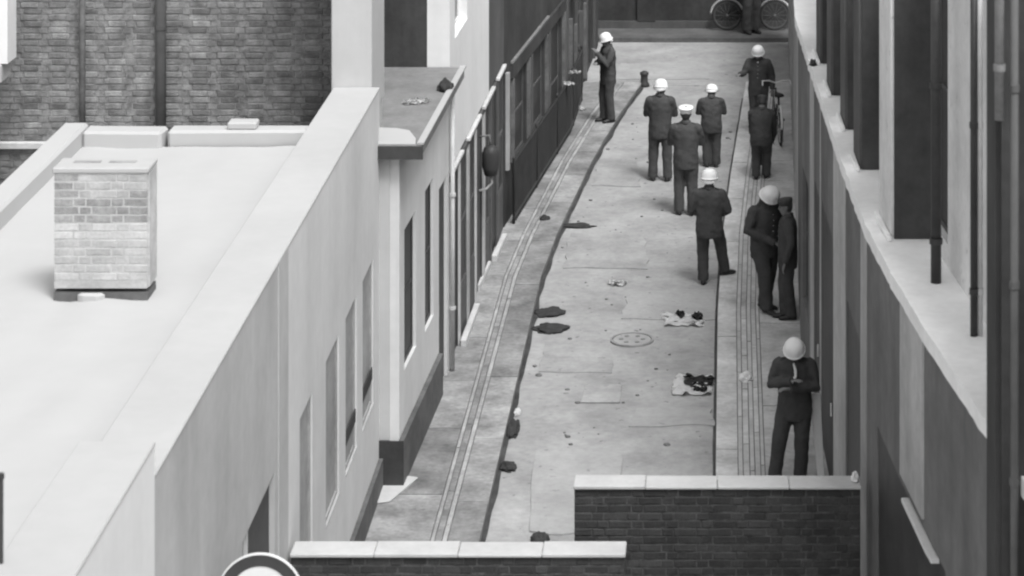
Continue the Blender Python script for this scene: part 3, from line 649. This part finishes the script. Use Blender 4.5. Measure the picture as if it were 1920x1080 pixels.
# ------------------------------------------------------------------ road details and litter
def on_road(px, py): return ground(px, py, 0.012)
p = on_road(1185, 637)
mh = thing('manhole_cover', 'round worn manhole cover in the middle of the road', 'manhole', p)
rr = 41/F*p.y
bm = B(); lathe(bm, [(rr, -.02), (rr, .012), (rr*.9, .012), (rr*.9, -.02)], 36, p); under(mh, obj('frame_ring', bm, 'worn_iron'))
under(mh, obj('cover', lathe(B(), [(rr*.86, -.02), (rr*.86, .008)], 36, p), 'patch_pale'))
for k in range(6):
    a = k/6*2*math.pi; under(mh, obj('stud', lathe(B(), [(.035, .0081), (.03, .016)], 8, p+Vector((rr*.5*math.cos(a), rr*.5*math.sin(a), 0))), 'iron_grey'))
p0, p1, p2, p3 = on_road(1090, 755), on_road(1162, 755), on_road(1166, 722), on_road(1098, 722)
ic = thing('inspection_cover', 'rectangular inspection cover set in the road nearer than the round manhole', 'cover', (p0+p2)/2)
under(ic, obj('plate', prism(B(), [(q.x, q.y) for q in (p0, p1, p2, p3)], -.01, .02), 'patch_dark'))
for a, b in ((p0, p1), (p1, p2), (p2, p3), (p3, p0)): under(ic, obj('edge', tube(B(), [a+Vector((0, 0, .006)), b+Vector((0, 0, .006))], .008, 6), 'patch_dark'))
sheet('newspaper', 'crumpled white and black newspaper lying farther along the right kerb', 'litter', on_road(1280, 600), 0.55, 0.62, 0.05, 'paper', 3, [(0.28, .5, -.1, .4), (-.15, .05, .15, .45)])
sheet('newspaper', 'torn newspaper with broad black print lying nearer along the right kerb', 'litter', on_road(1300, 724), 0.5, 0.75, -0.04, 'paper', 4, [(-.22, .5, -.05, .46), (0.05, .35, -.36, -.2)])
sheet('paper_sheet', 'small flat white paper alone in the middle of the road', 'litter', on_road(1157, 533), 0.22, 0.16, 0.1, 'paper', 8)
lump('rag', 'dark rag with a tapering end by the left kerb, farther of the pair', 'rag', on_road(1030, 586), 0.22, 0.2, 0.045, 'rag', 1)
lump('rag', 'dark flat rag in the road by the left kerb, nearer of the pair', 'rag', on_road(1033, 617), 0.24, 0.22, 0.045, 'rag', 4)
lump('rag', 'dark twisted rag in the left gutter near the screen wall', 'rag', on_road(962, 805), 0.075, 0.33, 0.07, 'rag', 5)
lump('rag', 'small dark pointed lump by the left gutter nearest the screen walls', 'rag', on_road(952, 878), 0.10, 0.12, 0.07, 'rag', 6)
lump('rag', 'dark round lump in the road just behind the low coping', 'rag', on_road(1012, 1012), 0.10, 0.15, 0.06, 'rag', 7)
lump('rag', 'long thin dark rag lying out from the left kerb far up the road', 'rag', on_road(1082, 424), 0.26, 0.10, 0.04, 'rag', 8)
lump('rag', 'small dark lump on the left pavement far up the alley', 'rag', ground(1022, 410, PAVZ+.004), 0.08, 0.12, 0.05, 'rag', 9)
lump('paper_ball', 'crumpled white paper ball on the strip of the right pavement', 'litter', ground(1398, 712, PAVZ+.006), 0.085, 0.09, 0.10, 'paper', 12)
lump('paper_ball', 'crumpled white paper in the left gutter beside the twisted rag', 'litter', on_road(970, 772), 0.04, 0.14, 0.025, 'pale_stone', 13)
lump('paper_ball', 'small white crumple on the right end of the tall screen wall coping', 'litter', (gx(1603, 26.28), 26.28, gz(910, 26.15)+.012), 0.035, 0.06, 0.07, 'paper', 14)
sheet('paper_sheet', 'white paper on the left pavement at the foot of the railings', 'litter', ground(1014, 287, PAVZ+.008), 0.24, 0.5, -0.1, 'paper', 15)
for k, (a, b, c, d, m_) in enumerate(((1055, 440, 1215, 505, 'patch_dark'), (1165, 545, 1345, 600, 'patch_pale'), (1010, 640, 1150, 700, 'patch_dark'), (1180, 765, 1338, 800, 'patch_pale'), (990, 850, 1170, 1000, 'patch_pale'), (1110, 300, 1200, 350, 'patch_dark'), (1150, 120, 1330, 150, 'patch_pale'))):
    q = [ground(a, d), ground(c, d), ground(c-6, b), ground(a+14, b)]; cs = []
    for u, v_ in zip(q, q[1:]+q[:1]):
        for t_ in range(8): w_ = u.lerp(v_, t_/8); cs.append((w_.x+.05*noise.noise(w_*3), w_.y+.12*noise.noise(w_*2+Vector((9, 0, 0)))))
    obj('road_patch', prism(B(), cs, -.01, .016+.001*k), m_, road)
rnd = random.Random(3)
bm = B()
for i in range(110):                                    # grit and droppings scattered over the road
    Y = rnd.uniform(28.8, 52); x = rnd.uniform(KERBL(Y)+.1, KERBR(Y)-.1); s = rnd.uniform(.012, .05)*rnd.random()**.5
    bmesh.ops.create_icosphere(bm, subdivisions=1, radius=1, matrix=Matrix.Translation((x, Y, .006)) @ Matrix.Diagonal((s*1.2, s*1.4, s*.35, 1)))
tag(obj('grit', bm, 'grit', None, True), 'dark grit scattered over the road surface', kind='stuff')

# ------------------------------------------------------------------ people
def remeshed(bm, name, m, voxel, parent, wrinkle=0.0, smooth=4):
    me = bpy.data.meshes.new(name); bmesh.ops.recalc_face_normals(bm, faces=bm.faces); bm.to_mesh(me); bm.free()
    o = bpy.data.objects.new(name, me); C.objects.link(o)
    r = o.modifiers.new('r', 'REMESH'); r.mode = 'VOXEL'; r.voxel_size = voxel
    if smooth: s = o.modifiers.new('s', 'SMOOTH'); s.iterations = smooth; s.factor = 0.5
    if wrinkle:
        t = bpy.data.textures.new('folds', 'CLOUDS'); t.noise_scale = 0.085; t.noise_depth = 2
        d = o.modifiers.new('d', 'DISPLACE'); d.texture = t; d.strength = wrinkle; d.mid_level = 0.5
    dg = bpy.context.evaluated_depsgraph_get(); nm = bpy.data.meshes.new_from_object(o.evaluated_get(dg))
    C.objects.unlink(o); bpy.data.objects.remove(o); nm.name = name
    nm.materials.clear(); nm.materials.append(MATS[m])
    for p in nm.polygons: p.use_smooth = True
    return link(bpy.data.objects.new(name, nm), parent)
Z3 = Vector((0, 0, 1)); X3 = Vector((1, 0, 0)); Y3 = Vector((0, 1, 0))
ARMS = {'hang': ((.275, .03, 1.14), (.285, -.06, .88)), 'clasp': ((.285, .0, 1.15), (.07, -.25, 1.0)), 'folded': ((.255, -.07, 1.15), (-.05, -.27, 1.19)),
        'pocket': ((.335, .06, 1.12), (.215, -.1, .93)), 'chin': ((.25, -.13, 1.16), (.04, -.25, 1.38)), 'back': ((.30, .12, 1.16), (.06, .2, 1.0)), 'out': ((.27, -.1, 1.2), (.34, -.34, 1.22)),
        'chest': ((.27, -.06, 1.17), (.02, -.26, 1.28)), 'down': ((.2, -.30, .95), (.14, -.45, .7))}
def person(px, py, hpx, yaw, label, arms=('hang', 'hang'), feet=((.11, 0, 8), (-.11, 0, -8)), head=(0, 0), hat='helmet', bow=0.0, coat='suit', zg=0.0, lanyard=False, collar=False, width=1.0, crouch=0.0):
    p = ground(px, py, zg); H = hpx/F*p.y                 # real height including the hat
    s = H/1.83
    root = thing('person', label, 'person', p, R(yaw), 'people in the alley'); root.scale = (s*width, s*width, s)
    lean = lambda z: -bow*max(0, z-0.95)                  # forward lean, front of the body is -Y
    dropz = crouch
    # ---- joints
    hipz = .94-dropz
    legs = []
    for k, (fx, fy, fyaw, *fz) in enumerate(feet):
        sx = 1 if k == 0 else -1
        hip = Vector((.095*sx, 0.0, hipz)); ank = Vector((fx, fy, .09+(fz[0] if fz else 0))); mid = (hip+ank)/2
        knee = mid+Vector((0.005*sx, -.035-dropz*.75, .035)); legs.append((hip, knee, ank, R(fyaw)))
    def tz(z): return z-dropz*(0.9 if z > .9 else 0.6)
    def T(v): return Vector((v[0], v[1]+lean(v[2]), tz(v[2])))
    armp = []
    for k, a in enumerate(arms):
        sx = 1 if k == 0 else -1; e, wv = ARMS[a]
        armp.append((T((.185*sx, .01, 1.42)), T((e[0]*sx, e[1], e[2])), T((wv[0]*sx, wv[1], wv[2]))))
    hc = T((0, -.02, 1.615)); hp, hy = R(head[0]), R(head[1])
    Mh = Matrix.Translation(T((0, 0, 1.52))) @ Matrix.Rotation(hy, 4, 'Z') @ Matrix.Rotation(hp, 4, 'X') @ Matrix.Translation(Vector((0, -.015, .10)))
    # ---- body (skin): one continuous surface
    bm = B()
    loft(bm, [(T((0, 0, z)), X3, Y3, a, b) for z, a, b in ((.9, .12, .09), (1.0, .12, .085), (1.15, .115, .085), (1.35, .14, .095), (1.45, .13, .08), (1.50, .06, .06))])
    tube(bm, [T((0, .005, 1.44)), T((0, 0, 1.5)), Mh @ Vector((0, .02, -.05))], [.06, .056, .055], 12)
    hb = B()
    loft(hb, [(Vector((0, oy, z)), X3, Y3, a, b) for z, a, b, oy in ((-.115, .03, .035, -.035), (-.10, .05, .06, -.025), (-.06, .064, .082, -.008), (0, .074, .094, 0), (.05, .075, .097, .004), (.09, .062, .082, .006), (.12, .03, .04, .006))], 16)
    tube(hb, [(0, -.085, .03), (0, -.112, -.022), (0, -.09, -.035)], [.009, .016, .008], 8)                       # nose
    tube(hb, [(-.03, -.082, -.062), (0, -.094, -.06), (.03, -.082, -.062)], [.006, .011, .006], 8)               # mouth
    tube(hb, [(-.055, -.078, .038), (0, -.094, .034), (.055, -.078, .038)], [.008, .010, .008], 8)               # brow
    for sx in (1, -1): tube(hb, [(.072*sx, .0, .03), (.086*sx, .012, .01), (.074*sx, .004, -.03)], [.008, .014, .008], 8)
    hb.transform(Mh); tmp = bpy.data.meshes.new('t'); hb.to_mesh(tmp); hb.free(); bm.from_mesh(tmp); bpy.data.meshes.remove(tmp)
    for (sh, el, wr) in armp:
        tube(bm, [sh, el, wr], [.045, .038, .027], 10)
        d = (wr-el).normalized(); side_ = d.cross(Z3)
        side_ = side_.normalized() if side_.length > .2 else X3.copy(); nrm = side_.cross(d).normalized()
        tube(bm, [wr, wr+d*.045, wr+d*.09], [.026, .038, .036], 10, flat=0.5, ref=nrm)
        for q, (off_, L) in enumerate(((-.03, .068), (-.01, .078), (.010, .074), (.030, .058))):
            r_ = wr+d*.082+side_*off_*1.1
            tube(bm, [r_, r_+d*L*.45-nrm*.006, r_+d*L*.8-nrm*.022, r_+d*L*.95-nrm*.036], [.0095, .009, .0085, .006], 8)
        r_ = wr+d*.03+side_*.03
        tube(bm, [r_, r_+d*.03+side_*.028-nrm*.01, r_+d*.06+side_*.034-nrm*.022], [.012, .0105, .007], 8)
    for hip, kn, an, fy in legs: tube(bm, [hip, kn, an], [.07, .048, .036], 10)
    tube(bm, [legs[0][0], T((0, 0, .93)) if not dropz else Vector((0, 0, hipz)), legs[1][0]], [.07, .09, .07], 10)
    remeshed(bm, 'body', 'skin', 0.0105, root, 0, 2)
    # ---- trousers
    bm = B()
    for hip, kn, an, fy in legs:
        tube(bm, [hip+Z3*.06, hip-Z3*.08, (hip+kn)/2, kn, (kn+an)/2, an+Z3*.03, an-Z3*.035], [.11, .118, .106, .094, .086, .084, .086], 14)
    loft(bm, [(Vector((0, 0.0, hipz+dz_)), X3, Y3, a, b) for dz_, a, b in ((-.07, .12, .11), (0, .165, .125), (.08, .165, .125), (.16, .15, .115))], 16)
    remeshed(bm, 'trousers', coat, 0.016, root, 0.02, 4)
    # ---- tunic
    bm = B(); jr = ((.74, .19, .145), (.86, .205, .152), (.95, .203, .15), (1.05, .20, .148), (1.16, .202, .148), (1.28, .208, .146), (1.38, .205, .135), (1.44, .17, .11), (1.485, .10, .085), (1.51, .07, .07))
    loft(bm, [(T((0, .0, z)), X3, Y3, a, b) for z, a, b in jr], 20)
    for (sh, el, wr) in armp:
        d = (wr-el).normalized()
        tube(bm, [sh+Vector((-.04 if sh.x > 0 else .04, 0, .0)), sh+Vector((0, 0, -.015)), (sh+el)/2, el, (el+wr)/2, wr-d*.02, wr+d*.005], [.074, .078, .076, .068, .060, .053, .054], 14)
    jk = remeshed(bm, 'tunic', coat, 0.016, root, 0.022, 4)
    if collar:
        obj('shirt_front', loft(B(), [(T((0, -.062, 1.47)), X3, Z3, .03, .02), (T((0, -.122, 1.40)), X3, Z3, .022, .03), (T((0, -.134, 1.32)), X3, Z3, .006, .01)], 10), 'shirt', jk)
    cl = B(); loft(cl, [(T((0, .006, z)), X3, Y3, r_, r_*1.05) for z, r_ in ((1.47, .088), (1.50, .078), (1.525, .074))], 18); obj('collar', cl, coat, jk, True)
    for k in range(4):
        c_ = T((0, -.142 if k < 3 else -.13, 1.12+.075*k)); obj('button', lathe(B(), [(.011, 0), (.007, .006)], 8, c_), 'chrome', jk)
    for sx in (1, -1):
        ep = B(); tube(ep, [T((.085*sx, 0, 1.488)), T((.15*sx, .0, 1.472)), T((.205*sx, .0, 1.45))], .024, 8, flat=.3, ref=(0, 0, 1)); obj('epaulette', ep, 'suit_grey', jk, True)
    if lanyard:
        obj('lanyard', tube(B(), [T((-.005, -.12, 1.45)), T((.02, -.165, 1.37)), T((.02, -.19, 1.31)), T((-.02, -.22, 1.275)), T((-.075, -.235, 1.255)), T((-.11, -.22, 1.24))], [.014, .017, .018, .018, .015, .011], 8), 'shirt', jk, True)
    # ---- shoes
    for hip, kn, an, fy in legs:
        f = Vector((math.sin(fy), -math.cos(fy), 0)); sd_ = Vector((f.y, -f.x, 0)); bs = Vector((an.x, an.y, an.z-.09))
        b_ = B(); loft(b_, [(bs-f*.085+Z3*.035, sd_, Z3, .028, .03), (bs-f*.06+Z3*.045, sd_, Z3, .040, .044), (bs+Z3*.05, sd_, Z3, .042, .048), (bs+f*.08+Z3*.038, sd_, Z3, .047, .037), (bs+f*.15+Z3*.03, sd_, Z3, .042, .029), (bs+f*.19+Z3*.025, sd_, Z3, .02, .02)], 12)
        obj('shoe', b_, 'shoe', root, True)
    # ---- eyes, hair, hat
    for sx in (1, -1):
        e = B(); bmesh.ops.create_uvsphere(e, u_segments=8, v_segments=6, radius=.011, matrix=Mh @ Matrix.Translation((.030*sx, -.083, .012))); obj('eye', e, 'hair', root, True)
    h = B(); loft(h, [(Vector((0, .018, z)), X3, Y3, a, b) for z, a, b in ((-.07, .055, .06), (-.03, .074, .082), (.03, .081, .092), (.08, .072, .087), (.12, .045, .055), (.133, .012, .015))], 16); h.transform(Mh); obj('hair', h, 'hair', root, True)
    if hat == 'helmet':
        h = B(); prof = [(.124, .012), (.134, .018), (.128, .03), (.124, .06), (.116, .09), (.096, .122), (.062, .145), (.02, .154)]
        lathe(h, prof, 24, (0, .0, 0), 0.98, 1.0)
        for v in h.verts:
            if v.co.z < .1: v.co.z -= (.1-v.co.z)*(.10+.75*max(0, v.co.y/.12))
        h.transform(Mh); hm = obj('helmet', h, 'helmet', root, True)
        b_ = B(); lathe(b_, [(.128, -.002), (.139, .006), (.139, .014), (.130, .018)], 24, (0, 0, 0), .97, 1.03); b_.transform(Mh); obj('brim', b_, 'helmet', hm, True)
        st = B(); tube(st, [(.07, -.02, .03), (.068, -.045, -.06), (.03, -.07, -.112), (0, -.078, -.12), (-.03, -.07, -.112), (-.068, -.045, -.06), (-.07, -.02, .03)], .006, 6); st.transform(Mh); obj('chin_strap', st, 'hair', hm, True)
    elif hat == 'cap':
        h = B(); lathe(h, [(.088, .03), (.094, .045), (.10, .07), (.13, .10), (.134, .115), (.11, .125), (.05, .130)], 24, (0, .0, 0), .95, 1.08); h.transform(Mh); hm = obj('cap', h, 'helmet', root, True)
        b_ = B(); lathe(b_, [(.091, .022), (.099, .03), (.102, .066), (.097, .069)], 24, (0, 0, 0), .95, 1.08); b_.transform(Mh); obj('cap_band', b_, 'helmet', hm, True)
        b_ = B(); loft(b_, [(Vector((0, -.09, .035)), X3, Z3, .085, .008), (Vector((0, -.14, .018)), X3, Z3, .065, .006), (Vector((0, -.16, .012)), X3, Z3, .03, .004)], 12); b_.transform(Mh); obj('peak', b_, 'iron', hm, True)
    elif hat == 'dark_cap':
        h = B(); lathe(h, [(.09, .03), (.096, .05), (.11, .09), (.10, .12), (.05, .13)], 20, (0, .0, 0), .95, 1.1); h.transform(Mh); obj('cap', h, 'hair', root, True)
    return root
PV = PAVZ+.004
person(1490, 902, 290, -4, 'nearest officer facing the camera with head bowed, white helmet and white lanyard on chest', ('folded', 'chest'), ((.07, .02, 10), (-.23, -.05, -14)), (36, 0), bow=.12, zg=PV, lanyard=True)
person(1434, 582, 250, 42, 'officer in white helmet on the right pavement with one hand in his pocket', ('pocket', 'clasp'), ((.07, .08, 12), (-.06, -.10, -8)), (40, -10), bow=.03, zg=PV, width=1.12)
person(1477, 598, 238, -88, 'man in dark clothes and dark cap standing side-on at the right wall behind the officer', ('hang', 'hang'), ((.06, .05, 0), (-.06, -.04, 0)), (8, 0), hat='dark_cap', zg=PV, width=.95)
person(1330, 536, 226, 176, 'officer seen from behind with legs apart, in the road beside the right kerb', ('clasp', 'clasp'), ((.10, -.10, 4), (-.21, -.30, -60, .09)), (4, 0), bow=.02)
person(1286, 402, 212, 180, 'officer seen from behind in a white cap with dark peak, middle of the trio', ('folded', 'folded'), ((.11, 0, 6), (-.10, .04, -6)), (-6, 0), hat='cap', coat='suit_grey')
person(1238, 338, 196, 178, 'officer seen from behind in white helmet, leftmost of the trio in the road', ('folded', 'folded'), ((.13, 0, 8), (-.13, .05, -10)), (12, -8))
person(1334, 312, 158, 184, 'officer seen from behind with head bent right, rightmost of the trio', ('folded', 'folded'), ((.09, 0, 6), (-.09, .03, -6)), (30, -10), bow=.14, width=1.12)
person(1140, 228, 174, -64, 'officer in white helmet standing sideways on the left pavement with hand raised', ('chin', 'folded'), ((.08, .03, 5), (-.08, -.05, -5)), (16, 0), zg=PV)
person(1422, 248, 172, -6, 'farthest officer on the right, facing the camera in open dark coat and white helmet', ('hang', 'out'), ((.08, 0, 5), (-.08, .02, -5)), (26, 0), zg=PV, collar=True, bow=.05)
person(1427, 334, 168, 172, 'dark figure without helmet, stooping with back to camera, in front of the farthest right officer', ('down', 'down'), ((.09, .05, 5), (-.09, -.05, -5)), (24, 0), hat='dark_cap', bow=.24, zg=PV, crouch=.10, width=1.1)
person(1408, 62, 178, 30, 'dark clothed person cut off by the top edge, standing beside the far bicycle', ('hang', 'hang'), ((.09, 0, 5), (-.09, .02, -5)), (0, 0), hat='dark_cap', zg=.104)

# ------------------------------------------------------------------ bicycles
def bicycle(label, loc, rz_, mud='trim_pale', rim='chrome'):
    t = thing('bicycle', label, 'bicycle', loc, rz_, 'bicycles in the alley'); Rw = .33
    for sx in (-.52, .52):
        wh = obj('tyre', torus(B(), (sx, 0, Rw), Rw-.02, .021, 'Y', 40, 8), 'tyre', t, True)
        obj('rim', torus(B(), (sx, 0, Rw), Rw-.05, .014, 'Y', 40, 6), rim, wh, True)
        obj('hub', tube(B(), [(sx, -.05, Rw), (sx, .05, Rw)], .022, 10), 'iron_grey', wh, True)
        for k in range(14):
            a = 2*math.pi*k/14; obj('spoke', tube(B(), [(sx, .02*(-1)**k, Rw), (sx+math.cos(a)*(Rw-.05), 0, Rw+math.sin(a)*(Rw-.05))], .0028, 4), 'iron_grey', wh)
        mg = torus(B(), (sx, 0, Rw), Rw+.03, .024, 'Y', 24, 8, 20 if sx < 0 else 10, 175 if sx < 0 else 150); obj('mudguard', mg, mud, t, True)
    f = B()
    for a, b in (((-.52, 0, .33), (-.12, 0, .28)), ((-.12, 0, .28), (-.22, 0, .80)), ((-.22, 0, .74), (.36, 0, .80)), ((-.12, 0, .28), (.38, 0, .68)), ((-.52, 0, .33), (-.21, 0, .74)), ((.35, 0, .84), (.40, 0, .62))):
        tube(f, [a, b], .016, 8)
    obj('frame', f, 'iron', t, True)
    obj('fork', tube(B(), [(.40, 0, .62), (.46, 0, .45), (.52, 0, .33)], .016, 8), 'iron', t, True)
    obj('saddle', loft(B(), [(Vector((-.36, 0, .85)), Y3, Z3, .09, .03), (Vector((-.26, 0, .85)), Y3, Z3, .075, .03), (Vector((-.14, 0, .845)), Y3, Z3, .03, .02), (Vector((-.08, 0, .84)), Y3, Z3, .015, .012)], 12), 'shoe', t, True)
    obj('handlebar', tube(B(), [(.16, .26, .93), (.30, .25, .98), (.36, .12, .97), (.345, 0, .93), (.36, -.12, .97), (.30, -.25, .98), (.16, -.26, .93)], .014, 8), 'chrome', t, True)
    obj('crank', torus(B(), (-.12, .03, .28), .085, .008, 'Y', 20, 6), 'iron_grey', t, True)
    for s_ in (1, -1): obj('pedal', box(B(), -.12+.12*s_-.04, -.12+.12*s_+.04, .06*s_-.04, .06*s_+.04, .27-.11*s_, .295-.11*s_), 'shoe', t)
    return t
Yb_ = 58.35; bicycle('bicycle leaning by the dark wall at the far end', (gx(1408, Yb_)+.0, Yb_, .10), 0, 'facade_light', 'mid_paint')
p = ground(1460, 285, PAVZ); bicycle('bicycle with pale mudguards parked along the right wall behind the stooping figure', (gx(1459, 48.0), 48.4, PAVZ), R(94), 'trim_white')
